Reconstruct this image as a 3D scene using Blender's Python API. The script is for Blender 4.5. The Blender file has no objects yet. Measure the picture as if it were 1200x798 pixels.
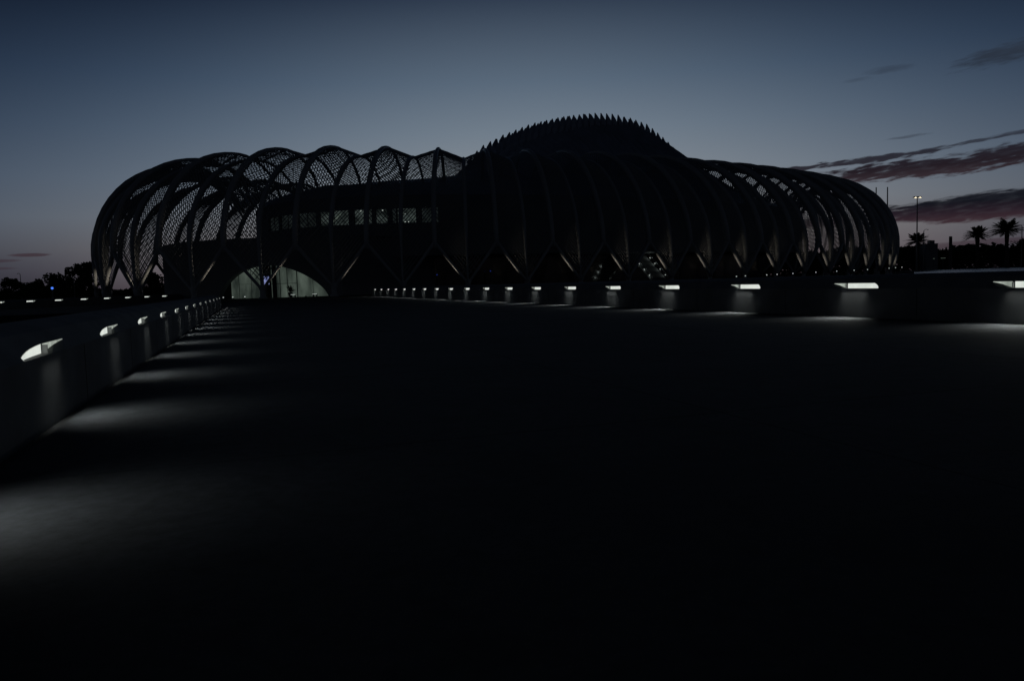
import bpy, bmesh, math, random
from mathutils import Vector, Matrix
from math import sin, cos, pi, radians, sqrt, exp
random.seed(7)
scene = bpy.context.scene
COL = scene.collection

# ------------------------------------------------------------------ camera
PITCH, ROLL, HC = radians(4.32), radians(1.8), 1.25
fw = Vector((0, cos(PITCH), -sin(PITCH))); r0 = Vector((1, 0, 0)); u0 = r0.cross(fw)
rt = r0 * cos(ROLL) - u0 * sin(ROLL); up = rt.cross(fw)
cam_data = bpy.data.cameras.new('camera'); cam = bpy.data.objects.new('camera', cam_data); COL.objects.link(cam)
cam_data.sensor_width = 36; cam_data.lens = 27; cam_data.clip_start = .05; cam_data.clip_end = 6000
m = Matrix((rt, up, -fw)).transposed().to_4x4(); m.translation = Vector((0, 0, HC))
cam.matrix_world = m
scene.camera = cam
scene.render.resolution_x = 1024; scene.render.resolution_y = 680

# ------------------------------------------------------------------ dusk sky
def lin(r, g, b):
    f = lambda c: (c / 255 / 12.92) if c / 255 <= .04045 else ((c / 255 + .055) / 1.055) ** 2.4
    return (f(r), f(g), f(b), 1)
world = bpy.data.worlds.new('World'); scene.world = world; world.use_nodes = True
nt = world.node_tree; nt.nodes.clear()
class NB:
    def __init__(s, nt): s.nt = nt
    def n(s, t, **k):
        o = s.nt.nodes.new(t)
        for a, b in k.items(): setattr(o, a, b)
        return o
    def put(s, sock, v):
        if isinstance(v, (int, float)): sock.default_value = v
        elif isinstance(v, (tuple, list)): sock.default_value = v
        else: s.nt.links.new(v, sock)
    def m(s, op, a, b=None, c=None, clamp=False):
        o = s.n('ShaderNodeMath', operation=op); o.use_clamp = clamp
        s.put(o.inputs[0], a)
        if b is not None: s.put(o.inputs[1], b)
        if c is not None: s.put(o.inputs[2], c)
        return o.outputs[0]
    def smooth(s, v, lo, hi, a=0., b=1.):
        o = s.n('ShaderNodeMapRange', interpolation_type='SMOOTHSTEP')
        s.put(o.inputs[0], v); s.put(o.inputs[1], lo); s.put(o.inputs[2], hi); s.put(o.inputs[3], a); s.put(o.inputs[4], b)
        return o.outputs[0]
    def ramp(s, v, stops):
        o = s.n('ShaderNodeValToRGB'); s.put(o.inputs[0], v)
        e = o.color_ramp.elements
        while len(e) > 1: e.remove(e[0])
        e[0].position = stops[0][0]; e[0].color = stops[0][1]
        for p, c in stops[1:]:
            q = e.new(p); q.color = c
        return o.outputs[0]
    def mixc(s, f, a, b, mode='MIX'):
        o = s.n('ShaderNodeMix', data_type='RGBA', blend_type=mode)
        s.put(o.inputs[0], f); s.put(o.inputs[6], a); s.put(o.inputs[7], b)
        return o.outputs[2]
W = NB(nt)
tc = W.n('ShaderNodeTexCoord'); sep = W.n('ShaderNodeSeparateXYZ'); nt.links.new(tc.outputs['Generated'], sep.inputs[0])
az = W.m('MULTIPLY', W.m('ARCTAN2', sep.outputs[0], sep.outputs[1]), 180 / pi)
el = W.m('MULTIPLY', W.m('ARCSINE', sep.outputs[2]), 180 / pi)
skycol = W.ramp(W.m('DIVIDE', el, 40., clamp=True), [
    (0.0, lin(96, 80, 82)), (0.04, lin(124, 111, 110)), (0.075, lin(137, 128, 125)), (0.125, lin(141, 141, 142)), (0.19, lin(131, 138, 145)),
    (0.27, lin(112, 124, 136)), (0.355, lin(89, 104, 120)), (0.49, lin(49, 61, 78)), (0.62, lin(30, 40, 55)), (0.8, lin(19, 27, 40)), (1.0, lin(13, 19, 30))])
d = W.m('DIVIDE', W.m('SUBTRACT', az, 2.), 33.8)
g = W.m('EXPONENT', W.m('MULTIPLY', W.m('MULTIPLY', d, d), -1.))
elc = W.m('DIVIDE', W.m('MULTIPLY', W.m('MINIMUM', W.m('ABSOLUTE', el), 24.), W.m('MINIMUM', W.m('ABSOLUTE', az), 60.)), 640.)
g = W.m('MULTIPLY', g, W.m('EXPONENT', W.m('MULTIPLY', W.m('MULTIPLY', elc, elc), -1.5)))
low = W.m('SUBTRACT', 1., W.m('MULTIPLY', W.smooth(el, 5.5, .5), W.smooth(W.m('ABSOLUTE', W.m('SUBTRACT', az, 2.)), 26., 37., 0., .55)))
fall = W.m('MULTIPLY', g, low)
skycol = W.mixc(1., skycol, W.n('ShaderNodeCombineColor').outputs[0], 'MULTIPLY')
cc = nt.nodes[-2] if nt.nodes[-2].bl_idname == 'ShaderNodeCombineColor' else [n for n in nt.nodes if n.bl_idname == 'ShaderNodeCombineColor'][0]
for i, e_ in enumerate((1.06, .90, .70)): nt.links.new(W.m('MULTIPLY_ADD', W.m('POWER', fall, e_), .91, (.09, .102, .12)[i]), cc.inputs[i])
# wispy clouds lying in long streaks low above the horizon
comb = W.n('ShaderNodeCombineXYZ'); nt.links.new(W.m('MULTIPLY', az, .28), comb.inputs[0]); nt.links.new(W.m('MULTIPLY_ADD', az, -.12, W.m('MULTIPLY', el, 1.35)), comb.inputs[1])
nz = W.n('ShaderNodeTexNoise'); nt.links.new(comb.outputs[0], nz.inputs['Vector']); nz.inputs['Scale'].default_value = 1.0; nz.inputs['Detail'].default_value = 7; nz.inputs['Roughness'].default_value = .62; nz.inputs['Distortion'].default_value = .3
nz1 = W.m('SUBTRACT', nz.outputs[0], .5)
comb2 = W.n('ShaderNodeCombineXYZ'); nt.links.new(W.m('MULTIPLY', az, .9), comb2.inputs[0]); nt.links.new(W.m('MULTIPLY_ADD', az, -.5, W.m('MULTIPLY', el, 4.5)), comb2.inputs[1])
nz2 = W.n('ShaderNodeTexNoise'); nt.links.new(comb2.outputs[0], nz2.inputs['Vector']); nz2.inputs['Scale'].default_value = 1.0; nz2.inputs['Detail'].default_value = 5
nz2v = W.m('SUBTRACT', nz2.outputs[0], .5)
def cloud(a0, e0, ra, re, tilt, amp=3.0, amp2=1.2, soft=.6, top=1.):
    da = W.m('SUBTRACT', az, a0); de = W.m('SUBTRACT', W.m('MULTIPLY_ADD', da, -tilt, el), e0)
    x = W.m('DIVIDE', da, ra); y = W.m('DIVIDE', de, re)
    q = W.m('ADD', W.m('MULTIPLY', x, x), W.m('MULTIPLY', y, y))
    v = W.m('ADD', W.m('SUBTRACT', 1., q), W.m('ADD', W.m('MULTIPLY', nz1, amp), W.m('MULTIPLY', nz2v, amp2)))
    return W.m('MULTIPLY', W.smooth(v, 0., soft), top)
masks = [cloud(28.2, 6.5, 8., .66, .015, 1.3, 2.0, .6), cloud(36., 7.1, 9., .66, .03, 1.8, 2.4, .8),
         cloud(24.5, 7.35, 6.5, .24, .05, 2.4, 2.6, .7, .95), cloud(31., 7.9, 4.5, .13, .09, 2.0, 2.2, .8, .8),
         cloud(35., 3.95, 11.5, 1.0, .035, .8, .9, .4), cloud(31., 1.55, 5.5, .25, .04, 1.2, .6, .8, .6),
         cloud(33.3, 12.9, 4.2, .8, .12, 2.2, 1.6, 1.2, .9), cloud(26., 12.9, 1.9, .28, .02, 2., 1., 1.4, .5), cloud(24.2, 12.5, 1.2, .18, .02, 2., 1., 1.6, .35),
         cloud(-31.8, 2.66, 1.35, .13, .02, .9, .6, .7, .75), cloud(-33.6, 2.3, 1.6, .14, .03, 1.2, .6, .9, .6), cloud(-33.6, 1.85, 1.2, .11, .0, 1.2, .6, .9, .5),
         cloud(33.5, 8.15, 3.2, .16, .08, 2.2, 1.4, 1., .7), cloud(27.2, 8.6, 1.5, .12, .05, 2.2, 1.4, 1., .45), cloud(15., 4.6, 6., .5, .0, 3.5, 2., .9, .8),cloud(21., 3.4, 5., .4, .0, 3., 2., .9, .8)]
mk = masks[0]
for q in masks[1:]: mk = W.m('MAXIMUM', mk, q)
mk = W.m('MULTIPLY', mk, W.smooth(nz2v, -.35, .1, .86, 1.))
ccol = W.ramp(W.m('DIVIDE', el, 16., clamp=True), [(0.0, lin(50, 36, 46)), (.19, lin(57, 41, 48)), (.225, lin(38, 28, 37)), (.265, lin(19, 21, 29)), (.33, lin(30, 32, 40)), (.375, lin(52, 42, 48)), (.415, lin(34, 27, 34)), (.5, lin(36, 37, 47)), (.8, lin(42, 50, 63))])
skyf = W.mixc(mk, skycol, ccol)
skyf = W.mixc(W.smooth(el, -1.2, -.2), lin(10, 9, 11), skyf)
# a trace of the real atmosphere model with the sun just set behind the building
ns = W.n('ShaderNodeTexSky', sky_type='NISHITA', sun_disc=False, sun_elevation=radians(-4), sun_rotation=radians(8))
bg1 = W.n('ShaderNodeBackground'); nt.links.new(skyf, bg1.inputs[0]); bg1.inputs[1].default_value = 1.
bg2 = W.n('ShaderNodeBackground'); nt.links.new(ns.outputs[0], bg2.inputs[0]); bg2.inputs[1].default_value = .002
ad = W.n('ShaderNodeAddShader'); nt.links.new(bg1.outputs[0], ad.inputs[0]); nt.links.new(bg2.outputs[0], ad.inputs[1])
wo = W.n('ShaderNodeOutputWorld'); nt.links.new(ad.outputs[0], wo.inputs[0])

vs = scene.view_settings; vs.view_transform = 'Standard'; vs.look = 'None'; vs.exposure = 0; vs.gamma = 1; vs.use_curve_mapping = False

# ------------------------------------------------------------------ materials
def mat(name, base, rough=.7, metal=0., var=.25, scale=3., bump=0., bscale=20., spec=.5, detail=6):
    ma = bpy.data.materials.new(name); ma.use_nodes = True; t = ma.node_tree; B = NB(t)
    p = t.nodes['Principled BSDF']
    co = B.n('ShaderNodeTexCoord')
    n = B.n('ShaderNodeTexNoise'); t.links.new(co.outputs['Object'], n.inputs['Vector']); n.inputs['Scale'].default_value = scale; n.inputs['Detail'].default_value = detail
    lo = tuple(c * (1 - var) for c in base[:3]) + (1,); hi = tuple(min(1, c * (1 + var)) for c in base[:3]) + (1,)
    t.links.new(B.ramp(n.outputs[0], [(.3, lo), (.7, hi)]), p.inputs['Base Color'])
    p.inputs['Roughness'].default_value = rough; p.inputs['Metallic'].default_value = metal; p.inputs['Specular IOR Level'].default_value = spec
    if bump:
        n2 = B.n('ShaderNodeTexNoise'); t.links.new(co.outputs['Object'], n2.inputs['Vector']); n2.inputs['Scale'].default_value = bscale; n2.inputs['Detail'].default_value = 8
        b = B.n('ShaderNodeBump'); b.inputs['Strength'].default_value = bump; t.links.new(n2.outputs[0], b.inputs['Height']); t.links.new(b.outputs[0], p.inputs['Normal'])
    return ma
def emit(name, col, strength, col2=None, scale=1., stretch=(1, 1, 1)):
    ma = bpy.data.materials.new(name); ma.use_nodes = True; t = ma.node_tree; t.nodes.clear(); B = NB(t)
    e = B.n('ShaderNodeEmission'); e.inputs[1].default_value = strength
    if col2:
        co = B.n('ShaderNodeTexCoord'); mp = B.n('ShaderNodeMapping'); t.links.new(co.outputs['Object'], mp.inputs[0]); mp.inputs['Scale'].default_value = stretch
        n = B.n('ShaderNodeTexNoise'); t.links.new(mp.outputs[0], n.inputs['Vector']); n.inputs['Scale'].default_value = scale; n.inputs['Detail'].default_value = 4
        t.links.new(B.ramp(n.outputs[0], [(.35, col), (.68, col2)]), e.inputs[0])
    else: e.inputs[0].default_value = col
    o = B.n('ShaderNodeOutputMaterial'); t.links.new(e.outputs[0], o.inputs[0])
    return ma
def paving_mat():
    ma = mat('paving', (.045, .049, .054), .8, var=.22, scale=.5, bump=.35, bscale=30, spec=.25); t = ma.node_tree; B = NB(t); p = t.nodes['Principled BSDF']
    base = p.inputs['Base Color'].links[0].from_socket; co = B.n('ShaderNodeTexCoord')
    n = B.n('ShaderNodeTexNoise'); t.links.new(co.outputs['Object'], n.inputs['Vector']); n.inputs['Scale'].default_value = 9; n.inputs['Detail'].default_value = 10; n.inputs['Roughness'].default_value = .7
    c1 = B.mixc(1., base, B.ramp(n.outputs[0], [(.3, (.62, .62, .62, 1)), (.7, (1.3, 1.3, 1.3, 1))]), 'MULTIPLY')
    v = B.n('ShaderNodeTexVoronoi'); t.links.new(co.outputs['Object'], v.inputs['Vector']); v.inputs['Scale'].default_value = .75        # old chewing gum and oil spots
    spots = B.smooth(v.outputs['Distance'], .03, .055, .35, 1.)
    w = B.n('ShaderNodeTexNoise'); t.links.new(co.outputs['Object'], w.inputs['Vector']); w.inputs['Scale'].default_value = 1.1; w.inputs['Detail'].default_value = 3; w.inputs['Distortion'].default_value = 1.5
    stain = B.smooth(w.outputs[0], .32, .5, .72, 1.)
    g = B.n('ShaderNodeCombineColor'); q = B.m('MULTIPLY', spots, stain)
    for i in range(3): t.links.new(q, g.inputs[i])
    t.links.new(B.mixc(1., c1, g.outputs[0], 'MULTIPLY'), p.inputs['Base Color'])
    return ma
M = dict(
    paving=paving_mat(),
    plaza=mat('plaza', (.028, .03, .032), .85, var=.2, scale=.3, spec=.2),
    grass=mat('grass', (.014, .019, .009), .95, var=.3, scale=.4, spec=.05),
    gutter=mat('gutter', (.03, .03, .03), .9, scale=2),
    concrete=mat('concrete', (.16, .164, .166), .75, var=.22, scale=1.3, bump=.2, bscale=9, spec=.3),
    alum=mat('painted_metal', (.48, .49, .50), .42, .0, var=.06, scale=.5, spec=.45),
    slat=mat('slat_metal', (.34, .35, .36), .4, .0, var=.06, scale=.5, spec=.45),
    wall=mat('white_render', (.27, .285, .31), .7, var=.08, scale=.25),
    roof=mat('roof_metal', (.40, .45, .55), .5, .0, var=.12, scale=.3),
    glass=mat('dark_glass', (.012, .013, .015), .12, spec=.7, var=.1),
    frame=mat('frame_metal', (.06, .06, .065), .5),
    dark=mat('dark_interior', (.05, .05, .052), .8),
    metal=mat('galvanised_metal', (.18, .18, .19), .5, .6),
    leaf=mat('foliage', (.045, .07, .025), .8, var=.5, scale=.8, spec=.1),
    bark=mat('bark', (.09, .07, .05), .9, var=.3, scale=3),
    housing=mat('lamp_housing', (.5, .51, .51), .5),
    water=mat('lake_water', (.01, .013, .016), .26, var=.1, scale=.02, spec=1.),
    lens=emit('lamp_diffuser', lin(224, 230, 222), .98, lin(205, 212, 205), 3.),
    scoop_glow=emit('scoop_lamplight', lin(178, 186, 176), .9, lin(120, 128, 120), 5.),  # lamplight caught by the scoop, put in as glow
    room=emit('lit_room', lin(30, 36, 33), 1., lin(80, 90, 82), .45, (1, 1, .35)),
    room2=emit('lit_office', lin(16, 20, 19), 1., lin(58, 66, 64), .5, (1, 1, 1.4)),
    room3=emit('dim_office', lin(12, 15, 15), 1., lin(26, 31, 31), .6),
    bright=emit('interior_glow', lin(175, 185, 178), 1.),
    spot=emit('small_lamp', lin(185, 195, 190), 1.),
    green=emit('green_lamp', lin(34, 58, 42), 1.),
    blue=emit('blue_lamp', lin(70, 120, 235), 1.3), dimblue=emit('dim_blue_lamp', lin(30, 48, 120), 1.), red=emit('red_lamp', lin(150, 25, 35), 1.),
    screen=emit('screen', lin(25, 30, 60), 1., lin(150, 160, 215), 2.2),
    flood=emit('flood_lamp', lin(255, 240, 205), 1.2),
    clere=emit('clerestory_light', lin(3, 4, 4), 1., lin(30, 40, 38), 2.6),
)

# ------------------------------------------------------------------ helpers
class MB:
    def __init__(s): s.v = []; s.f = []
    def quad(s, a, b, c, d):
        i = len(s.v); s.v += [tuple(a), tuple(b), tuple(c), tuple(d)]; s.f.append((i, i + 1, i + 2, i + 3))
    def box(s, c, sx, sy, sz, X=(1, 0, 0), Y=(0, 1, 0), Z=(0, 0, 1)):
        c, X, Y, Z = Vector(c), Vector(X) * sx / 2, Vector(Y) * sy / 2, Vector(Z) * sz / 2
        i = len(s.v)
        for a in (-1, 1):
            for b in (-1, 1):
                for e in (-1, 1): s.v.append(tuple(c + X * a + Y * b + Z * e))
        for q in ((0, 1, 3, 2), (4, 6, 7, 5), (0, 4, 5, 1), (2, 3, 7, 6), (0, 2, 6, 4), (1, 5, 7, 3)): s.f.append(tuple(i + k for k in q))
    def rings(s, rr, caps=True):                                  # list of equal-length vertex rings
        i = len(s.v); n = len(rr[0])
        for r in rr: s.v += [tuple(p) for p in r]
        for j in range(len(rr) - 1):
            for k in range(n):
                a = i + j * n + k; b = i + j * n + (k + 1) % n
                s.f.append((a, b, b + n, a + n))
        if caps:
            s.f.append(tuple(i + k for k in reversed(range(n)))); s.f.append(tuple(i + (len(rr) - 1) * n + k for k in range(n)))
    def tube(s, pts, rad, n=8):
        pts = [Vector(p) for p in pts]; rr = []
        if isinstance(rad, (int, float)): rad = [rad] * len(pts)
        for j, p in enumerate(pts):
            t = (pts[min(j + 1, len(pts) - 1)] - pts[max(j - 1, 0)]).normalized()
            a = t.orthogonal().normalized() if j == 0 else (prev - t * prev.dot(t)).normalized()
            prev = a; b = t.cross(a)
            rr.append([p + (a * cos(2 * pi * k / n) + b * sin(2 * pi * k / n)) * rad[j] for k in range(n)])
        s.rings(rr)
    def ball(s, c, r, n=8, sz=1.):
        c = Vector(c)
        rr = [[c + Vector((cos(2 * pi * k / n) * sin(a), sin(2 * pi * k / n) * sin(a), -cos(a) * sz)) * r for k in range(n)] for a in [pi * (j + .15) / 5.3 for j in range(6)]]
        s.rings(rr)
    def build(s, name, ma, parent=None, smooth=False, loc=None):
        me = bpy.data.meshes.new(name); me.from_pydata(s.v, [], s.f); me.update()
        b = bmesh.new(); b.from_mesh(me); bmesh.ops.recalc_face_normals(b, faces=b.faces); b.to_mesh(me); b.free()
        me.materials.append(ma)
        if smooth:
            for p in me.polygons: p.use_smooth = True
        o = bpy.data.objects.new(name, me); COL.objects.link(o)
        if parent: o.parent = parent
        return o
def tag(o, label=None, cat=None, group=None, kind=None):
    for k, v in (('label', label), ('category', cat), ('group', group), ('kind', kind)):
        if v: o[k] = v
    return o
def empty(name, loc, label, cat, group=None):
    o = bpy.data.objects.new(name, None); COL.objects.link(o); o.location = loc; o.empty_display_size = .3
    return tag(o, label, cat, group)
def copy_tree(o, parent=None):
    c = o.copy(); COL.objects.link(c)
    if parent: c.parent = parent
    for ch in list(o.children): copy_tree(ch, c)
    return c
def lamp(kind, name, loc, energy, parent=None, **k):
    L = bpy.data.lights.new(name, kind); L.energy = energy
    for a, b in k.items():
        if a not in ('aim',): setattr(L, a, b)
    o = bpy.data.objects.new(name, L); COL.objects.link(o); o.location = loc
    if 'aim' in k: o.rotation_euler = Vector(k['aim']).to_track_quat('-Z', 'Y').to_euler()
    if parent: o.parent = parent
    return o

# ------------------------------------------------------------------ causeway frame
U = Vector((-.3235, .9462, 0)); NN = Vector((.9462, .3235, 0))
def cw(s, n, z=0.): return U * s + NN * n + Vector((0, 0, z))
NL, NR = -1.94, 15.9

# ground, causeway floor, plaza, lake
g_ = MB(); R_ = 3500
g_.quad((-R_, -300, -.9), (R_, -300, -.9), (R_, 4500, -.9), (-R_, 4500, -.9))
tag(g_.build('ground', M['grass']), kind='structure')
f = MB()
f.rings([[cw(-25, NL - .6, -.9), cw(-25, NR + .6, -.9), cw(-25, NR + .6, -.06), cw(-25, NL - .6, -.06)], [cw(106, NL - .6, -.9), cw(106, NR + .6, -.9), cw(106, NR + .6, -.06), cw(106, NL - .6, -.06)]])
tag(f.build('gutter', M['gutter']), kind='structure')
f = MB(); k = 0
s = -24.
while s < 103:                                                    # paving slabs with open joints
    s1 = min(s + 5., 103.)
    n0 = NL + .16
    for j in range(3):
        w = (NR - .16 - n0) / 3
        a, b = n0 + j * w + .006, n0 + (j + 1) * w - .006
        f.box(cw((s + s1) / 2, (a + b) / 2, -.03), b - a, s1 - s - .012, .06, NN, U)
    s = s1
tag(f.build('path', M['paving']), kind='structure')

# building ellipse
CX, CY, A0, B0, TH, NLEG, PH, EE = 17.0, 183.5, 102.2, 44.6, .603, 48, 23.5, 2.341
cT, sT = cos(TH), sin(TH)
def se(a, b, t, z=0.):
    c, s_ = cos(t), sin(t)
    X = a * math.copysign(abs(c) ** (2 / EE), c); Y = b * math.copysign(abs(s_) ** (2 / EE), s_)
    return Vector((CX + X * cT - Y * sT, CY + X * sT + Y * cT, z))
tab = [0.]; NT = 4000; pv = se(A0, B0, 0)
for i in range(1, NT + 1):
    q = se(A0, B0, 2 * pi * i / NT); tab.append(tab[-1] + (q - pv).length); pv = q
import bisect
def theta(t):
    u = ((t + PH) / NLEG) % 1 * tab[-1]
    i = min(max(bisect.bisect_right(tab, u), 1), NT); fr = (u - tab[i - 1]) / (tab[i] - tab[i - 1])
    return 2 * pi * (i - 1 + fr) / NT

pz = MB()
ring = [se(A0 + 14, B0 + 12, 2 * pi * i / 96, 0) for i in range(96)]
pz.rings([[p + Vector((0, 0, -.9)) for p in ring], [p + Vector((0, 0, .012)) for p in ring]])
tag(pz.build('plaza', M['plaza']), kind='structure')
pz = MB()
pz.rings([[cw(64, -40, -.9), cw(64, NL - .62, -.9), cw(125, NL - .62, -.9), cw(125, -40, -.9)], [cw(64, -40, .008), cw(64, NL - .62, .008), cw(125, NL - .62, .008), cw(125, -40, .008)]])
pz.rings([[cw(103.0, NL - .6, -.9), cw(103.0, NR + 6, -.9), cw(125, NR + 6, -.9), cw(125, NL - .6, -.9)], [cw(103., NL - .6, .004), cw(103, NR + 6, .004), cw(125, NR + 6, .004), cw(125, NL - .6, .004)]])
tag(pz.build('forecourt', M['plaza']), kind='structure')
lk = MB()
lp = [(20, 38), (130, 30), (620, 300), (620, 400), (160, 326), (118, 215), (104, 184), (64, 122)]
lk.v = [(x, y, .85) for x, y in lp]; lk.f = [tuple(range(len(lp)))]
bk = MB(); cxl, cyl = 240., 190.
bk.rings([[(x + (x - cxl) * .05, y + (y - cyl) * .05, -.9) for x, y in lp], [(x + (x - cxl) * .012, y + (y - cyl) * .012, .80) for x, y in lp]])
tag(bk.build('lake_bank', M['grass']), kind='structure')
tag(lk.build('lake_water', M['water']), kind='structure')

# ------------------------------------------------------------------ parapet walls with recessed lamps
HT = 0.; NQ = .095
def sect(f, q0=None):
    """wall section; f 0 plain, 1 full lamp notch. q0: tail of the scoop closing towards the top of the chamfer"""
    C, D = (.004 + (NQ - .004) * f, .745 - .003 * f), (.008 + (NQ - .008) * f, .752 + 1.083 * (NQ - .008) * f)
    if q0 is not None: C, D = (NQ - .01 * q0, .742 + (1.083 * (NQ - .008) + .002) * q0), (NQ, .752 + 1.083 * (NQ - .008))
    return [(0, -.9), (0, .74), C, D, (.2, .96 + HT * .7), (.45, 1.035 + HT), (.6, 1.05 + HT), (.62, 1.03 + HT), (.62, -.9)]
def parapet(name, P, U_, Q, s0, s1, lights, plen, label, prof, tail, power=0.):
    """P(s, q, z) -> point; lights = s of near end of each lamp; Q = unit vector pointing into wall body"""
    w = empty(name, P(s0, .3, -.0), label, 'wall'); inv = Vector(w.location)
    m_ = MB(); TL = tail; DQ, DZ = NQ - .005, .752 + 1.083 * (NQ - .008) - .004
    def sec(s, shape): return [P(s, q, z) - inv for q, z in shape]
    rr = [sec(s0, sect(0))]; ok = [s for s in lights if s - .01 >= s0 and s + plen + TL <= s1]
    for s in ok:
        rr.append(sec(s - .004, sect(0)))
        for fr, f in prof: rr.append(sec(s + fr * plen, sect(f)))
        rr.append(sec(s + plen + .055, sect(1)))
        rr.append(sec(s + plen + .055 + TL * .5, sect(1, .62))); rr.append(sec(s + plen + .055 + TL, sect(1, .97))); rr.append(sec(s + plen + .06 + TL, sect(0)))
    rr.append(sec(s1, sect(0)))
    m_.rings(rr); m_.build('wall_body', M['concrete'], w)
    for s in ok:
        j = s + plen + (6. if plen > 1.1 else 4.) * .42; jm = MB()
        if j < s1 - .5:
            jm.box(P(j, -.0015, .36) - inv, .018, .003, .74, U_, Q); jm.build('sealant_joint', M['gutter'], w)
    for s in ok:
        h = MB()
        h.box(P(s + plen + .0275, NQ - .03, .742 + (DZ - .742) * .45) - inv, .016, .06, (DZ - .742) * .9, U_, Q)
        hh = h.build('wall_light', M['housing'], w)
        dd = MB(); pr = [(fr, sect(f)[2], sect(f)[3]) for fr, f in prof]
        for (f0, c0, d0), (f1, c1, d1) in zip(pr, pr[1:]):
            dd.quad(P(s + f0 * plen, c0[0] - .005, c0[1] + .004) - inv, P(s + f1 * plen, c1[0] - .005, c1[1] + .004) - inv, P(s + f1 * plen, d1[0] - .005, d1[1] - .004) - inv, P(s + f0 * plen, d0[0] - .005, d0[1] - .004) - inv)
        dd.build('diffuser_or_scoop', M['lens'], hh)
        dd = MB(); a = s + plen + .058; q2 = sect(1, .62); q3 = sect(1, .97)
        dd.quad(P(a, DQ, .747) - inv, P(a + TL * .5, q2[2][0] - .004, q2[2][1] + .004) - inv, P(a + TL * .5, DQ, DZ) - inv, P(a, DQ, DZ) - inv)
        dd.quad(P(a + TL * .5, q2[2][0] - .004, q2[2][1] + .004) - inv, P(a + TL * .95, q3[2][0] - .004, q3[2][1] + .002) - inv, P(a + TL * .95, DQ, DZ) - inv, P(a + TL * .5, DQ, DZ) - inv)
        dd.build('diffuser_or_scoop', M['scoop_glow'], hh)  # scoop face beyond the divider, no source itself; its lamplight is emission
        if power:
            out = -Vector(Q); c = s + (plen + TL) / 2
            lamp('AREA', 'lamp_light', P(c, -.03, .78) - inv, power, hh, shape='RECTANGLE', size=plen * .7, size_y=.04, spread=radians(92), color=(.95, 1., .97), aim=out * .55 + Vector((0, 0, -.84)))
            lamp('AREA', 'lamp_light', P(c, -.03, .79) - inv, power * .5, hh, shape='RECTANGLE', size=plen * .6, size_y=.04, spread=radians(110), color=(.95, 1., .97), aim=out * .80 + Vector((0, 0, -.60)))
            lamp('AREA', 'lamp_light', P(c, -.06, .715) - inv, power * .05, hh, shape='RECTANGLE', size=plen * .8, size_y=.04, spread=radians(110), color=(.95, 1., .97), aim=out * .22 + Vector((0, 0, -1)))
    return w
PRL = [(0, 0), (.012, .30), (.15, .48), (.32, .66), (.52, .81), (.75, .92), (1, 1)]; PRR = [(0, .12), (.05, .45), (.12, .75), (.2, 1), (1, 1)]
sL = [8.0 + 3.97 * k + .12 * max(0, k - 5) ** 2 for k in range(-3, 13)]
parapet('parapet_wall', lambda s, q, z: cw(s, NL - q, z - (.07 if z > .1 else 0.)), U, -NN, -12., 63.6, sL, 1.0, 'low concrete wall along the left edge of the causeway, with glowing recessed lamps', PRL, .95, power=1.9)
sR = [12.5 - 1.27 + 5.0 * k for k in range(-3, 19)]
HT = .06; NQ = .135
parapet('parapet_wall', lambda s, q, z: cw(s, NR + q, z + (.04 if z > .1 else 0.)), U, NN, -12., 104.5, sR, 1.22, 'long low concrete wall crossing behind the dark floor on the right, with glowing recessed lamps', PRR, .5, power=6.5)
HT = 0.
# perimeter wall left of the building
pA, pB = Vector((-57.5, 74, 0)), Vector((-53.5, 126, 0)); pU = (pB - pA).normalized(); pQ = Vector((-pU.y, pU.x, 0))
parapet('perimeter_wall', lambda s, q, z: pA + pU * s + pQ * q + Vector((0, 0, z)), pU, pQ, -20., 52., [10.6 + 5 * k for k in range(-4, 8)], 1.3,
        'distant low wall on the far left in front of the trees, marked by a row of short lamps', PRR, .4)

# ------------------------------------------------------------------ pergola
ZK = 8.0; L1, L2, L3 = 8., 25., 12.; VJ = 7.2                       # upright part, outer quarter, inner descent; V of the branching arms
def surf(t, v, off=0.):
    """point on the pergola vault: t counts feet round the ring, v is metres along the arch from the ground, over the crest and down inside"""
    th_ = theta(t); c_ = cos(th_); hi = abs((t + .5) % 1 - .5) * 2                       # 0 over a foot, 1 midway: the midway arches rise higher
    H = 22.9 + .5 * c_ + .8 * min(1., max(0., (c_ + .5) * 2.5)) + 1.5 * hi - (.9 if c_ < 0 else .2) * max(0, abs(c_) - .8) * 5; bul = 1.0 + .9 * c_; rs = min(1., max(0., (c_ + .5) * 1.8)); dc = 15 + 3.5 * rs; H += .7 * rs
    th_ = theta(t - .55 * rs * min(1., v / 33))                                          # the arches lean back along the right half
    if v <= L1:
        z = v; d_ = bul * (1 - v / L1) ** 2; nd, nz_ = 1., .12
    elif v <= L1 + L2:
        a = (v - L1) / L2 * pi / 2; z = ZK + (H - ZK) * sin(a); d_ = dc * (1 - cos(a)); nd, nz_ = cos(a), sin(a)
    else:
        a = (v - L1 - L2) / L3 * 1.3; z = H - 9. + 9. * cos(a); d_ = dc + 8.5 * sin(a); nd, nz_ = -sin(a), cos(a)
    d_ -= off * nd; z += off * nz_
    return se(A0 - d_, B0 - d_, th_, z) + Vector((cT, sT, 0)) * 5.5 * max(0., c_) ** 3
perg = empty('pergola', (CX, CY, 0), 'tall basket-like pergola of arched ribs and slats wrapped round the building', 'pergola')
pc = Vector((CX, CY, 0))
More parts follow.
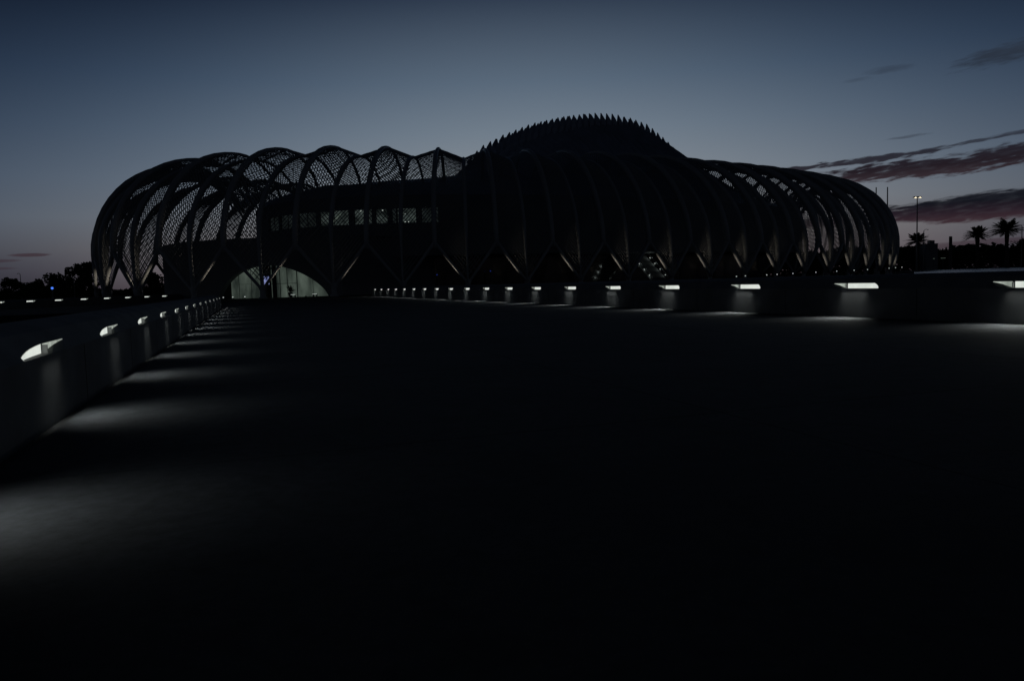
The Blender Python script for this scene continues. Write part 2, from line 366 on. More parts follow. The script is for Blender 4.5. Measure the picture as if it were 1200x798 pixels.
def sweep(path, wid, dep, name, ma, parent, smooth=False):
    """path: list of (t, v); eight-sided section standing on the vault surface"""
    m_ = MB(); rr = []
    P = [surf(t, s) for t, s in path]; Q = [surf(t, s, 1.) for t, s in path]
    for j in range(len(path)):
        T = (P[min(j + 1, len(P) - 1)] - P[max(j - 1, 0)]).normalized()
        n = (Q[j] - P[j]).normalized(); n = (n - T * n.dot(T)).normalized(); b = T.cross(n)
        cq = cos(theta(path[j][0])); sc_ = .86 + .10 * cq + .10 * min(1., max(0., (cq + .5) * 1.8)); w, h = wid[j] / 2 * sc_, dep[j] / 2 * sc_ * .92; c = P[j] - pc
        rr.append([c + b * w * x + n * h * y for x, y in ((-.5, -1), (-1, -.5), (-.9, .4), (-.4, 1), (.4, 1), (.9, .4), (1, -.5), (.5, -1))])
    m_.rings(rr); return m_.build(name, ma, parent, smooth)
VV = [0, 2, 4, 6, 8, 10, 12, 14, 16, 18, 20, 22, 24, 26, 28, 30, 31.5, 33, 34.5, 36, 38, 40, 42, 45]
def rw(v): return .60 + .30 * min(1, v / 10) - .32 * min(1, max(0, v - 24) / 9)
def rd(v): return .7 + .6 * min(1, v / 12) - .75 * min(1, max(0, v - 22) / 9)
for k in range(NLEG):
    vs_ = [1.2] + VV[1:]
    sweep([(k, v) for v in vs_], [.55 * rw(v) if v < 9 else rw(v) * .85 for v in vs_], [rd(v) for v in vs_], 'rib', M['alum'], perg, True)
    vs_ = [VJ - .3] + VV[4:]
    sweep([(k + .5, v) for v in vs_], [rw(v) * 1.05 for v in vs_], [rd(v) * 1.1 for v in vs_], 'rib', M['alum'], perg, True)
    for sg in (-1, 1):                                              # the two branching arms of the Y-shaped support
        fr = [i / 7 for i in range(8)]
        sweep([(k + sg * .5 * q, 1.3 + (VJ - 1.3 + .5) * q) for q in fr], [.5 + .2 * q for q in fr], [.55 + .35 * q for q in fr], 'strut', M['alum'], perg, True)
    p = surf(k, 0); nrm = (surf(k, 4, 1) - surf(k, 4)); nrm.z = 0; nrm.normalize(); tg = Vector((-nrm.y, nrm.x, 0))
    m_ = MB(); base = Vector((p.x, p.y, 0)) - pc; rr = []
    for z, w, d_ in ((0, .62, .5), (.25, .55, .46), (.3, .40, .36), (1.1, .36, .36), (1.45, .5, .42), (2.0, .6, .4)):
        rr.append([base + tg * w * a + nrm * d_ * b + Vector((0, 0, z)) for a, b in ((1, .5), (.5, 1), (-.5, 1), (-1, .5), (-1, -.5), (-.5, -1), (.5, -1), (1, -.5))])
    m_.rings(rr); m_.build('column_foot', M['alum'], perg)
SLOPE = 6.2; VEND = 43.
for k in range(NLEG):
    m_ = MB()
    for sg in (-1, 1):
        for bat, pitch, w, h in ((False, .66, .066, .05), (True, 1.2, .04, .035)):
            v0 = (.5 if not bat else 1.5)
            while v0 < VEND + SLOPE:
                sl = SLOPE if not bat else -SLOPE
                # keep the slat above the branching arm (v > 1.3 + 6.4 f) and below the end of the arch
                f0, f1 = 0., 1.
                arm = lambda f: 1.9 + 6.2 * f
                if not bat:
                    if v0 < 1.9 + .2: v0 += pitch; continue
                    if v0 + sl > VEND: f1 = (VEND - v0) / sl
                else:
                    if v0 > VEND: f0 = (v0 - VEND) / SLOPE
                    f1 = min(1., (v0 - 1.9) / (SLOPE + 6.2))
                if f1 - f0 > .08:
                    ns = 3; rr = []
                    pp = [(surf(k + sg * .5 * f, v0 + sl * f), surf(k + sg * .5 * f, v0 + sl * f, 1.)) for f in [f0 + (f1 - f0) * i / ns for i in range(ns + 1)]]
                    for i in range(ns + 1):
                        T = (pp[min(i + 1, ns)][0] - pp[max(i - 1, 0)][0]).normalized(); n = (pp[i][1] - pp[i][0]).normalized(); b = T.cross(n).normalized(); c = pp[i][0] - pc
                        rr.append([c - b * w - n * h, c + b * w - n * h * .2, c + b * w + n * h, c - b * w + n * h * .2])
                    m_.rings(rr, caps=False)
                v0 += pitch
    m_.build('slat_panel', M['slat'], perg)
    # edge beams tying the crest of the low arch to its higher neighbours
    for sg in (-1, 1):
        sweep([(k + sg * .5 * q / 4, 33.) for q in range(5)], [.34] * 5, [.42] * 5, 'crest_beam', M['alum'], perg)
# ground spots washing the arms
for k in range(NLEG):
    if not (k <= 22 or k >= 46): continue
    left = k <= 5 or k > 40
    p = surf(k + .5, 1, -1.2 if k < 4 or k > 40 else -2.0); p.z = .2
    tgt = surf(k + (.24 if left else .76), 3.9)
    h = MB(); h.tube([(0, 0, -.15), (0, 0, 0)], .14, 10)
    u_ = h.build('ground_spotlight', M['metal'], perg); u_.location = p - pc
    lamp('SPOT', 'lamp_light', (0, 0, .03), 300., u_, spot_size=radians(44), spot_blend=1., shadow_soft_size=.12, color=(1., .88, .70), aim=tgt - p)

# ------------------------------------------------------------------ the building
CX, CY = 15.091, 182.286
bld = empty('domed_building', (CX, CY, 0), 'large oval building with a tall louvred dome roof, standing inside the arched pergola', 'building')
A1, B1 = 70., 36.
def bpart(m_, name, ma, parent=bld, smooth=False):
    m_.v = [tuple(Vector(v) - pc) for v in m_.v]; return m_.build(name, ma, parent, smooth)
Z0, Z1 = 6.2, 16.3
wins = [(182.3, 187.6), (188.35, 194.28), (195.5, 201.24), (202.23, 209.79), (211.01, 215.06), (215.8, 218.34), (219.2, 220.1), (220.27, 224.0), (224.99, 228.2)]
WB, WT = 11.7, 14.1
wl = MB(); st = sorted(set([i * 3. for i in range(121)] + [w for ww in wins for w in ww] + [a + (b - a) * i / 3 for a, b in wins for i in (1, 2)]))
for a, b in zip(st, st[1:]):
    if b - a < 1e-6: continue
    mid = (a + b) / 2; isw = any(w0 <= mid <= w1 for w0, w1 in wins)
    for z0, z1 in ((Z0, WB), (WB, WT), (WT, Z1)):
        if isw and z0 == WB: continue
        wl.quad(se(A1, B1, radians(a), z0), se(A1, B1, radians(b), z0), se(A1, B1, radians(b), z1), se(A1, B1, radians(a), z1))
fl = [se(A1, B1, radians(i * 3), Z0) for i in range(120)]; i = len(wl.v); wl.v += [tuple(p) for p in fl]; wl.f.append(tuple(range(i, i + 120)))
bpart(wl, 'wall', M['wall'])
for wi, (w0, w1) in enumerate(wins):
    fr = MB(); n = 4
    for j in range(n):
        a, b = radians(w0 + (w1 - w0) * j / n), radians(w0 + (w1 - w0) * (j + 1) / n)
        for z in (WB, WT): fr.quad(se(A1, B1, a, z), se(A1, B1, b, z), se(A1 - .45, B1 - .45, b, z), se(A1 - .45, B1 - .45, a, z))
    for a in (w0, w1): fr.quad(se(A1, B1, radians(a), WB), se(A1, B1, radians(a), WT), se(A1 - .45, B1 - .45, radians(a), WT), se(A1 - .45, B1 - .45, radians(a), WB))
    nm = max(1, int((w1 - w0) / 2.6))
    for j in range(nm + 1):
        p = se(A1 - .3, B1 - .3, radians(w0 + (w1 - w0) * j / nm), (WB + WT) / 2); fr.box(p, .12, .12, WT - WB)
    fo = bpart(fr, 'window', M['frame'])
    pn = MB()
    for j in range(n):
        a, b = radians(w0 + (w1 - w0) * j / n), radians(w0 + (w1 - w0) * (j + 1) / n)
        pn.quad(se(A1 - .42, B1 - .42, a, WB), se(A1 - .42, B1 - .42, b, WB), se(A1 - .42, B1 - .42, b, WT), se(A1 - .42, B1 - .42, a, WT))
    o = bpart(pn, 'pane', M['room3'] if wi in (0, 1, 2, 6, 8) else M['room2'], fo)
    cl = MB()
    for j in range({3: 5, 4: 2, 5: 1, 7: 3}.get(wi, 0)):
        aa = radians(w0 + (w1 - w0) * random.uniform(.15, .9)); p = se(A1 - .36, B1 - .36, aa, random.choice((WT - .22, WB + .2, WB + random.uniform(.4, 1.8)))); cl.box(p, random.uniform(.12, .3), .05, random.uniform(.06, .2), (cT, sT, 0), (-sT, cT, 0))
    if wi == 3:                                                   # a slanting stair soffit seen through the glass, its brightness put in as emission
        for q in range(4):
            p = se(A1 - .36, B1 - .36, radians(205.2 + q * .75), WB + .45 + q * .42); cl.box(p, 1.1, .05, .34, Vector((cT, sT, .55)).normalized(), (-sT, cT, 0))
    if cl.v: bpart(cl, 'interior_glow', M['bright'] if wi != 3 else M['room'], fo)  # ceiling lamps, plus the glowing soffit in one window
# set-in ground floor, dark glass
core = MB(); A2, B2 = 60., 27.
for i in range(120): core.quad(se(A2, B2, radians(i * 3), 0), se(A2, B2, radians(i * 3 + 3), 0), se(A2, B2, radians(i * 3 + 3), Z0), se(A2, B2, radians(i * 3), Z0))
bpart(core, 'ground_floor_glazing', M['glass'])
# roof: low metal band, then the dome
def ridge(d_):
    pts = [(-72, 16.3), (-66, 18.6), (-51, 21.2), (-40, 22.4), (-33, 23.4), (-29, 24.0), (-26, 25.2), (-22, 27.4), (-18, 30.7), (-9, 34.3), (0, 36.6), (8, 37.9), (14, 38.2), (20, 37.0), (26, 33.6), (33, 28.6), (38, 24.6), (43, 22.4), (50, 20.0), (66, 18), (72, 16.3)]
    for (x0, y0), (x1, y1) in zip(pts, pts[1:]):
        if x0 <= d_ <= x1: return y0 + (y1 - y0) * (d_ - x0) / (x1 - x0)
    return 16.3
def along(d_, w, z): return Vector((CX + d_ * cT - w * sT, CY + d_ * sT + w * cT, z))
def wmax(d_): return B1 * max(0., 1 - abs(d_ / A1) ** EE) ** (1 / EE)
def rz(d_, w):
    wm = wmax(d_); R = ridge(d_); aw = abs(w); wd_ = min(24., wm * .72)
    if wm < .5: return Z1
    if aw >= wd_: return Z1 + 2.6 * min(1, (wm - aw) / (wm - wd_ + .01)) * min(1, wm / 20)
    e = Z1 + 2.6 * min(1, wm / 20)
    return e + max(0, R - e) * (1 - (aw / wd_) ** 1.9) ** .9
rf = MB(); ds = [-A1 + 2 * A1 * i / 84 for i in range(85)]; nw = 36; rows = []
for d_ in ds:
    wm = wmax(d_)
    rows.append([along(d_, wm * sin(pi / 2 * (2 * j / nw - 1)), rz(d_, wm * sin(pi / 2 * (2 * j / nw - 1)))) for j in range(nw + 1)])
i0 = len(rf.v)
for r in rows: rf.v += [tuple(p) for p in r]
for i in range(len(rows) - 1):
    for j in range(nw): a = i0 + i * (nw + 1) + j; rf.f.append((a, a + 1, a + nw + 2, a + nw + 1))
roof = bpart(rf, 'roof', M['roof'], smooth=True)
# hinged louvre blades standing along the dome ridge on both flanks
def nrm_roof(d_, w):
    e = .3; a = along(d_ + e, w, rz(d_ + e, w)) - along(d_ - e, w, rz(d_ - e, w)); b = along(d_, w + e, rz(d_, w + e)) - along(d_, w - e, rz(d_, w - e)); n = a.cross(b).normalized()
    return n if n.z > 0 else -n
d_ = -22.2; cnt = 0
while d_ < 42:
    for side in (-1, 1):
        m_ = MB(); wlen = 20.; pts = []
        for j in range(11):
            w = side * (wlen * j / 10); x = d_ + .0
            p = along(x, w, rz(x, w)); n = nrm_roof(x, w if abs(w) > .4 else side * .4); T = Vector((cT, sT, 0)); T = (T - n * T.dot(n)).normalized()
            lean = -.55 if d_ < 2 else .75
            raise_ = 1.0 - .04 * j
            rr_ = [p - T * .62 - n * .3, p + T * .62 - n * .3, p + T * (.55 if d_ < -6 else -.35 if d_ > 4 else -.06 * d_ + .1) + n * raise_]
            pts.append(rr_)
        m_.rings(pts)
        for w in ((0., -3.5, -7.5) if side < 0 else (5.,)):             # the raised hooked tips of the blade
            p = along(d_, w, rz(d_, w)); n = nrm_roof(d_, w if abs(w) > .4 else -.4); T = Vector((cT, sT, 0)); N2 = Vector((-sT, cT, 0)); o = .55 if d_ < -6 else -.55 if d_ > 4 else -.055 * d_ + .1
            b0 = [p - T * .75 - N2 * .35, p + T * .75 - N2 * .35, p + T * .75 + N2 * .35, p - T * .75 + N2 * .35]; up_ = (n * .35 + Vector((0, 0, 1))).normalized()
            m_.rings([[q - up_ * .5 for q in b0], [p + (q - p) * .8 + up_ * 1.1 for q in b0], [p + (q - p) * .12 + T * o + up_ * 2.5 for q in b0]])
        bpart(m_, 'louvre_blade', M['roof'], roof if False else bld); cnt += 1
    d_ += 1.75
# west wing with the arched entrance
A3, B3 = 87., 37.6; ZT = 9.4
ea, eb, EH = 199.8, 220.8, 5.1
lw = MB(); stp = [168 + i * 1. for i in range(0, 56)]
def archz(t):
    if t <= ea or t >= eb: return 0.
    c = (ea + eb) / 2; x = (t - c) / ((eb - ea) / 2)
    return EH * max(0, 1 - x * x) ** .72
stp = sorted(set(stp + [ea + (eb - ea) * i / 40 for i in range(41)]))
for a, b in zip(stp, stp[1:]):
    if b - a < 1e-5: continue
    lw.quad(se(A3, B3, radians(a), archz(a)), se(A3, B3, radians(b), archz(b)), se(A3, B3, radians(b), ZT), se(A3, B3, radians(a), ZT))
    lw.quad(se(A3, B3, radians(a), ZT), se(A3, B3, radians(b), ZT), se(A1 - 2, B1 - 2, radians(b), ZT + .01), se(A1 - 2, B1 - 2, radians(a), ZT + .01))
    if archz((a + b) / 2) > 0: lw.quad(se(A3, B3, radians(a), archz(a)), se(A3, B3, radians(b), archz(b)), se(A3 - .9, B3 - .9, radians(b), archz(b)), se(A3 - .9, B3 - .9, radians(a), archz(a)))
e = radians(stp[-1]); lw.quad(se(A3, B3, e, 0), se(A2, B2, e, 0), se(A2, B2, e, ZT), se(A3, B3, e, ZT))
e = radians(stp[0]); lw.quad(se(A3, B3, e, 0), se(A2, B2, e, 0), se(A2, B2, e, ZT), se(A3, B3, e, ZT))
bpart(lw, 'wing_wall', M['wall'])
eg = MB()
for i in range(60):
    a, b = ea + (eb - ea) * i / 60, ea + (eb - ea) * (i + 1) / 60
    if i in (): continue
    eg.quad(se(A3 - 2.6, B3 - 2.6, radians(a), .02), se(A3 - 2.6, B3 - 2.6, radians(b), .02), se(A3 - 2.6, B3 - 2.6, radians(b), EH + .4), se(A3 - 2.6, B3 - 2.6, radians(a), EH + .4))
ent = bpart(eg, 'entrance_glazing', M['room'])
ems = (MB(), MB())
for a, w in ((202.1, .06), (205, .06), (208.9, .14), (209.9, .9), (211.0, .12), (212.4, .1), (214.2, .16), (217, .05)):
    em = ems[a > 207]
    p = se(A3 - 2.4, B3 - 2.4, radians(a), EH / 2); em.box(p, w, .12, EH, (cT * .9, .1, 0), (0, 1, 0))
for a, b, z in ((209, 214.2, 2.2), (202.1, 205, 2.3)):
    em = ems[a > 207]
    for i in range(8):
        p = se(A3 - 2.4, B3 - 2.4, radians(a + (b - a) * i / 8), z); q = se(A3 - 2.4, B3 - 2.4, radians(a + (b - a) * (i + 1) / 8), z); em.tube([p, q], .05 if a > 205 else .02, 4)
for em in ems: bpart(em, 'mullion', M['frame'], ent)
dp = MB(); dp.quad(*[se(A3 - 2.5, B3 - 2.5, radians(a), z) for a, z in ((207.4, .03), (209.2, .03), (209.2, 5.2), (207.4, 5.2))]); bpart(dp, 'door', M['dark'], ent)

# ------------------------------------------------------------------ things round the building
def staircase():
    t = empty('staircase', (0, 0, 0), 'lit outdoor staircase rising under the building, with lamps along both balustrades', 'staircase')
    b0, b1 = Vector((29.6, 149.0, .9)), Vector((25.4, 154.2, 7.0)); n = 22
    w = Vector((.80, .60, 0)); st_ = MB()
    for i in range(n):
        p = b0.lerp(b1, i / n); q = b0.lerp(b1, (i + 1) / n)
        dd_ = (b1 - b0); dd_.z = 0; dl = dd_.length / n
        st_.box((p + q) / 2 - w * 1.1 + Vector((0, 0, -.1)), 4.2, dl * 1.02, .24, w, dd_.normalized())
    st_.build('steps', M['concrete'], t)
    for sd in (-3.35, 1.1):
        r = MB(); o = w * sd
        r.tube([b0 + o + Vector((0, 0, 1.)), b1 + o + Vector((0, 0, 1.))], .05, 6)
        for i in range(9):
            p = b0.lerp(b1, i / 8) + o; r.tube([p, p + Vector((0, 0, 1.))], .025, 5)
        rr = r.build('handrail', M['metal'], t)
        for i in range(5):
            if sd < 0 and i > 2: continue
            p = b0.lerp(b1, (.06 + i * .19)) + o + Vector((0, 0, .5)); l = MB(); l.ball(p, .09, 6); l.build('lamp', M['spot'], rr)
            lamp('POINT', 'lamp_light', p + Vector((.05, -.12, -.1)), 3.2, rr, shadow_soft_size=.08, color=(.86, 1., .95))
staircase()

def bollard(p, label, h=.9, grp='small path lamps at the foot of the building'):
    b = empty('path_lamp', p, label, 'path lamp', grp)
    m_ = MB(); m_.tube([(0, 0, 0), (0, 0, h)], .06, 8); m_.build('post', M['metal'], b)
    l = MB(); l.ball((0, 0, h + .06), .10, 8, .8); l.build('lens', M['spot'], b)
    return b
PL = [(36.6, 124.5, .99), (38.5, 126., 1.03), (43.2, 129.6, 1.08), (45.6, 131.5, 1.12), (49.4, 134.5, 1.18), (55., 138.5, 1.27), (61, 143.8, 1.36), (66.2, 148.2, 1.44), (71.3, 153.6, 1.5), (79.0, 160.5, 1.66), (82.6, 165.0, 1.74), (86., 169., 1.8)]
words = ['first', 'second', 'third', 'fourth', 'fifth', 'sixth', 'seventh', 'eighth', 'ninth', 'tenth', 'eleventh', 'last']
for i, (x, y, z) in enumerate(PL):
    bollard((x, y, .01), '%s tiny path lamp from the left in the row glowing above the right-hand wall' % words[i], z)
for i, (x, y) in enumerate(((-46.0, 119.2), (-44.4, 119.0), (-42.9, 118.9), (-41., 118.8))):
    bollard((x, y, .01), '%s short lamp from the left before the arched entrance' % ['first', 'second', 'third', 'fourth'][i], .25, 'short lamps before the arched entrance')
def bench(p, w, rz_, label):
    b = empty('lit_bench', p, label, 'bench', 'pale benches at the entrance'); b.rotation_euler.z = rz_
    m_ = MB(); m_.box((0, 0, .42), w, .5, .10); m_.build('seat', M['housing'], b)
    for s_ in (-1, 1):
        m_ = MB(); m_.box((s_ * (w / 2 - .15), 0, .185), .12, .42, .37); m_.build('leg', M['concrete'], b)
    m_ = MB(); m_.box((0, -.262, .42), w - .1, .02, .05); m_.build('light_strip', M['spot'], b)
bench((-33.1, 117.4, .012), .8, .05, 'short pale bench with a light strip in front of the plant at the entrance')
bench((-29.9, 117.8, .012), .8, .05, 'short pale bench with a light strip right of the entrance plant')
pt = empty('potted_plant', (-34.1, 119.4, 0), 'dark spiky potted plant silhouetted against the lit entrance glass', 'plant')
m_ = MB(); m_.tube([(0, 0, 0), (0, 0, .2), (0, 0, .75), (0, 0, .8)], [.22, .26, .36, .34], 12); m_.build('pot', M['frame'], pt)
lf = MB()
for i in range(60):
    a = random.uniform(0, 2 * pi); e_ = random.uniform(.5, 1.5); L = random.uniform(.6, 1.5); dv = Vector((cos(a) * cos(e_), sin(a) * cos(e_), sin(e_))); o = Vector((0, 0, .8)) + Vector((cos(a), sin(a), 0)) * .1
    sd = dv.cross(Vector((0, 0, 1))).normalized() * .07
    lf.quad(o - sd * .4, o + dv * L * .5 - sd, o + dv * L + Vector((0, 0, -.1)), o + dv * L * .5 + sd)
lf.build('leaves', M['leaf'], pt)
sc = empty('display_screen', (-38.35, 121.2, 0), 'bluish glowing display screen on a stand behind the entrance column', 'screen')
m_ = MB(); m_.box((0, 0, .8), .12, .12, 1.6); m_.box((0, 0, .03), .7, .5, .06); m_.build('stand', M['frame'], sc)
m_ = MB(); m_.box((0, 0, 2.9), 1.5, .1, 2.4); m_.box((0, 0, 1.7), .3, .08, .3); m_.build('bezel', M['frame'], sc)
m_ = MB(); m_.box((.1, -.06, 2.75), .8, .012, 1.3); m_.build('panel', M['screen'], sc)
for i, (x, y, z, mt, lb) in enumerate([(-26.0, 132., 3.9, 'dimblue', 'tiny blue indicator lamp on a post in the dark undercroft just right of the entrance'), (-13.0, 137.5, 2.95, 'dimblue', 'tiny blue indicator lamp on a post in the undercroft below the lit office windows'),
                           (-3.5, 139.6, 3.35, 'dimblue', 'tiny blue indicator lamp on a post in the undercroft left of centre'), (33.2, 152.0, 4.0, 'dimblue', 'tiny blue indicator lamp on a post just right of the lit staircase')]):
    b = empty('call_post', (x, y, 0), lb, 'call post', 'blue lamps under the building'); m_ = MB(); m_.box((0, 0, z / 2), .12, .12, z); m_.build('post', M['frame'], b); m_ = MB(); m_.ball((0, 0, z + .05), .10, 6); m_.build('lamp', M[mt], b)

# lamp columns and masts
def column(x, y, h, label, cat='lamp post', arm=0., head=None, r=.12, name='street_lamp'):
    b = empty(name, (x, y, -.9), label, cat); m_ = MB(); H = h + .9
    m_.tube([(0, 0, 0), (0, 0, .5), (0, 0, .52), (0, 0, H * .98 if arm else H)], [r * 1.7, r * 1.7, r, r * .6], 10); m_.build('pole', M['metal'], b)
    if arm:
        m_ = MB(); m_.tube([(0, 0, H * .97), (arm * .25, 0, H), (arm * .7, 0, H * 1.008), (arm, 0, H)], .06, 6); a_ = m_.build('arm', M['metal'], b)
        m_ = MB(); m_.box((arm * 1.05, 0, H - .02), abs(arm) * .35, .25, .14); m_.build('lamp_head', M['metal'], b)
    return b
b = column(137.3, 260, 25.6, 'tall floodlight mast with glowing twin heads, right of the building', 'floodlight', r=.26, name='floodlight_mast')
m_ = MB(); m_.box((0, 0, 26.5), 2.4, .16, .16); m_.build('crossbar', M['metal'], b)
for s_ in (-1, 1):
    m_ = MB(); m_.box((s_ * .75, 0, 26.3), 1.1, .7, .32); q = m_.build('floodlight', M['metal'], b)
    m_ = MB(); m_.box((s_ * .75, -.3, 26.08), .95, .2, .14); m_.build('lens', M['flood'], q)
    m_ = MB(); m_.ball((s_ * .75, -.42, 26.15), .26, 6); m_.build('lens', M['flood'], q)
column(123.5, 230, 13.0, 'slim street lamp with a short curved arm beside the floodlight mast', arm=1.1, r=.17)
column(132.8, 200, 11.8, 'slim street lamp with a short curved arm at the far right edge', arm=-.9, r=.14)
column(-144.6, 228, 8.4, 'bare slim lamp post rising behind the leftmost tree', arm=-.7, r=.13)
column(-90.5, 160, 5.0, 'low street lamp with a long horizontal arm in front of the left trees', arm=-1.9, r=.09)
b = empty('marker_post', (171.5, 300, -.9), 'short thick dark post standing above the hedge left of the palms', 'post'); m_ = MB(); m_.tube([(0, 0, 0), (0, 0, 14.4), (0, 0, 14.6)], [.6, .6, .5], 8); m_.build('shaft', M['frame'], b)
for x, lb in ((123.5, 'left of two thin masts rising behind the right end of the pergola'), (127.3, 'right of two thin masts rising behind the right end of the pergola')):
    b = empty('mast', (x, 260, -.9), lb, 'mast', 'thin masts behind the pergola'); m_ = MB(); m_.tube([(0, 0, 0), (0, 0, 20), (0, 0, 30)], [.26, .22, .18], 8); m_.build('shaft', M['frame'], b)
b = empty('call_post', (-101, 170, -.9), 'slim call post topped by a bright blue lamp among the left trees', 'call post'); m_ = MB(); m_.tube([(0, 0, 0), (0, 0, 3.8)], .16, 8); m_.build('post', M['metal'], b); m_ = MB(); m_.ball((0, 0, 4.05), .27, 8); m_.build('lamp', M['blue'], b)
b = empty('plant_room', (173.8, 320, -.9), 'small dark boxy hut with a vent above the hedge beside the leftmost palm', 'hut'); m_ = MB(); m_.box((0, 0, 6.2), 5., 5., 12.6); m_.build('walls', M['wall'], b); m_ = MB(); m_.box((1.0, 0, 13.2), 2.0, 2.0, 1.6); m_.build('vent', M['metal'], b)
m_ = MB(); m_.box((0, 0, 12.55), 5.4, 5.4, .18); m_.build('roof', M['roof'], b)
for x, y, z, w, lb in ((165.0, 300, 5.3, .5, 'tiny pale lamp in the dark hedge right of the building, the smaller of two'), (168.6, 300, 5.4, 1.7, 'short pale strip lamp in the dark hedge right of the building')):
    b = empty('area_lamp', (x, y, -.9), lb, 'lamp'); m_ = MB(); m_.tube([(0, 0, 0), (0, 0, z + .8)], .1, 6); m_.build('post', M['metal'], b); m_ = MB(); m_.box((0, -.2, z + .9), w, .3, .22); m_.build('lens', M['room'], b)

# ------------------------------------------------------------------ trees
def leafcloud(n, clumps, size, rnd):
    m_ = MB()
    for _ in range(n):
        c, r = rnd.choice(clumps)
        while True:
            v = Vector((rnd.uniform(-1, 1), rnd.uniform(-1, 1), rnd.uniform(-1, 1)))
            if v.length < 1: break
        p = Vector(c) + v * r; a = Vector((rnd.gauss(0, 1), rnd.gauss(0, 1), rnd.gauss(0, 1))).normalized(); b = a.orthogonal().normalized(); s_ = size * rnd.uniform(.5, 1.3)
        i = len(m_.v); m_.v += [tuple(p + a * s_), tuple(p + b * s_ * .6), tuple(p - a * s_), tuple(p - b * s_ * .6)]; m_.f.append((i, i + 1, i + 2, i + 3))
    return m_
def make_tree(loc, h, w, seed, label, group=None):
    rnd = random.Random(seed); b = empty('broadleaf_tree', loc, label, 'tree', group)
    t = MB(); t.tube([(0, 0, 0), (.1, 0, h * .3), (0, .1, h * .55), (.1, 0, h * .8)], [.045 * h, .032 * h, .022 * h, .01 * h], 8)
    cl = []
    for i in range(16):
        a = rnd.uniform(0, 2 * pi); r = rnd.uniform(.1, .8) * w / 2; z = h * rnd.uniform(.32, .9); c = (cos(a) * r, sin(a) * r, z); rad = w * rnd.uniform(.13, .24) * (1 if z < h * .75 else .75)
        cl.append((c, rad)); t.tube([(0, 0, h * rnd.uniform(.25, .5)), (c[0] * .5, c[1] * .5, z * .8), c], [.015 * h, .01 * h, .004 * h], 5)
    t.build('trunk', M['bark'], b); leafcloud(2600, cl, .032 * h + .06, rnd).build('crown', M['leaf'], b); return b
make_tree((-144.3, 222, -.9), 8.0, 7.0, 1, 'rounded dark tree at the far left edge, in front of the bare lamp post')
make_tree((-137.0, 220, -.9), 8.2, 7.4, 2, 'wide dark tree second from the left, left of the blue lamp')
make_tree((-144.5, 240, -.9), 6.3, 4.0, 3, 'smaller tree just behind the blue call-post lamp')
make_tree((-109.5, 188, -.9), 7.6, 8.6, 4, 'low sloping tree between the blue lamp and the pergola')
make_tree((-103.2, 186, -.9), 10.0, 7.8, 5, 'tallest ragged tree beside the left end of the pergola')
make_tree((-90, 196, -.9), 7.6, 9.5, 6, 'dark tree seen between the first pergola legs on the left')
make_tree((-78, 205, -.9), 7.4, 10, 8, 'dark tree seen between the pergola legs further in from the left end')
make_tree((213, 322, -.9), 14.0, 16, 9, 'dark rounded tree right of the right-hand palm')
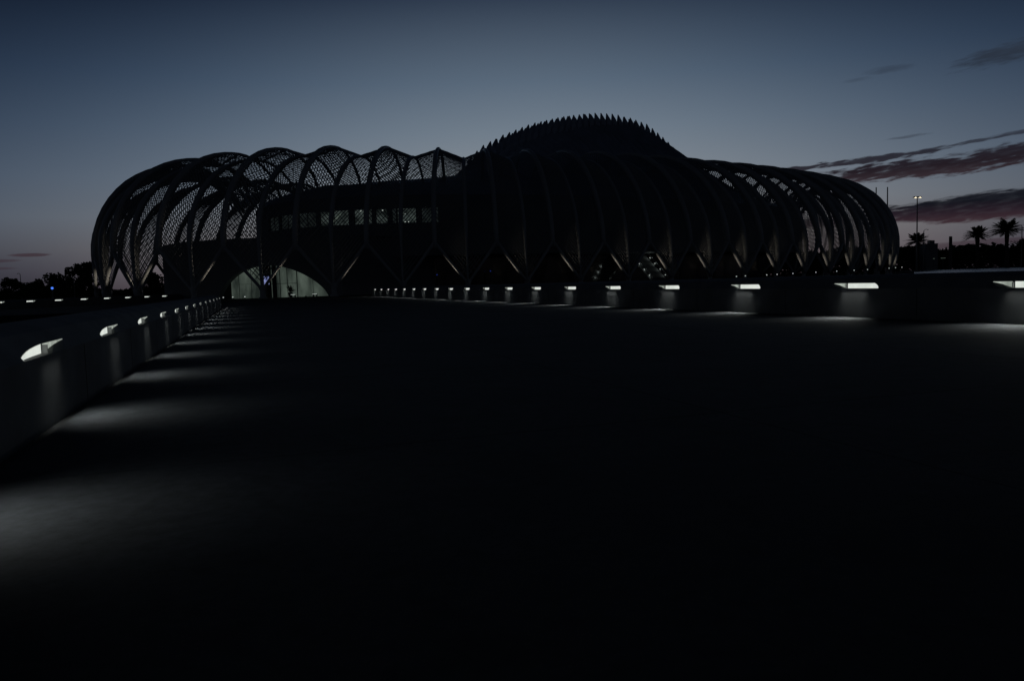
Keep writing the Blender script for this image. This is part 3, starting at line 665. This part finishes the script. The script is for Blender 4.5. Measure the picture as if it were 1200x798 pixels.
def make_palm(loc, h, fr, seed, label, big=1.):
    rnd = random.Random(seed); b = empty('palm_tree', loc, label, 'palm tree', 'date palms beyond the lake')
    t = MB(); pts = [(0, 0, 0), (.1, 0, h * .3), (.05, .1, h * .6), (0, 0, h * .86), (0, 0, h)]; t.tube(pts, [.85, .6, .55, .75, .5], 10); t.build('trunk', M['bark'], b)
    m_ = MB()
    for i in range(105):
        a = rnd.uniform(0, 2 * pi); e_ = radians(rnd.choice((rnd.uniform(-8, 25), rnd.uniform(8, 45), rnd.uniform(30, 75)))); L = fr * rnd.uniform(.8, 1.1) * (.85 if e_ > 1.0 else 1)
        dr = Vector((cos(a), sin(a), 0)); P = []
        for j in range(9):
            q = j / 8; P.append(Vector((0, 0, h)) + dr * L * q * cos(e_) + Vector((0, 0, L * q * sin(e_) - L * .30 * q * q * cos(e_))))
        sd = dr.cross(Vector((0, 0, 1)))
        m_.tube(P, [.07 - .006 * j for j in range(9)], 4)
        for j in range(22):
            q = .12 + .86 * j / 21; i_ = min(7, int(q * 8)); fq = q * 8 - i_; p = P[i_].lerp(P[i_ + 1], fq); T = (P[i_ + 1] - P[i_]).normalized(); ll = fr * .19 * sin(pi * min(1, q * .9 + .12)) + .15
            for s_ in (-1, 1):
                e2 = p + (sd * s_ * .75 + T * .7 + Vector((0, 0, -.15 * rnd.random()))).normalized() * ll
                m_.quad(p - T * .11, p + T * .11, e2 + T * .05, e2 - T * .05)
    m_.build('crown', M['leaf'], b); return b
make_palm((152.3, 288, .4), 11.2, 5.0, 11, 'dark date palm partly hidden by the right end of the pergola')
make_palm((174.7, 288, .4), 12.8, 5.1, 12, 'middle date palm silhouetted against the pink sky')
make_palm((179.2, 278, .4), 13.9, 6.5, 13, 'largest and rightmost date palm against the sunset')
make_palm((-103.6, 190, -.9), 8.6, 2.6, 14, 'palm fronds poking out beside the left end of the pergola')
# far hedge and woodland, nobody could count it
rnd = random.Random(33)
wd_ = MB()
def bank(x0, y0, x1, y1, h0, h1, n, size, depth=10):
    for _ in range(n):
        q = rnd.random(); x = x0 + (x1 - x0) * q; y = y0 + (y1 - y0) * q + rnd.uniform(-depth, depth)
        hh = (h0 + (h1 - h0) * q) * (1 + .10 * sin(x * .22 + 1) + .07 * sin(x * .61) + .05 * sin(x * 1.7)); z = -.9 + hh * rnd.random() ** .6
        a = Vector((rnd.gauss(0, 1), rnd.gauss(0, .5), rnd.gauss(0, 1))).normalized(); b = a.orthogonal().normalized(); s_ = size * rnd.uniform(.5, 1.4); p = Vector((x, y, z))
        wd_.quad(p + a * s_, p + b * s_ * .7, p - a * s_, p - b * s_ * .7)
bank(90, 330, 420, 345, 10.6, 11.4, 26000, 1.1)
bank(-260, 300, -60, 300, 3.6, 4.2, 12000, .8)
bank(-60, 330, 95, 330, 6.5, 8, 5000, 1.2)
tag(wd_.build('woodland', M['leaf']), 'low black belt of trees and hedges along the horizon', 'woodland', kind='stuff')
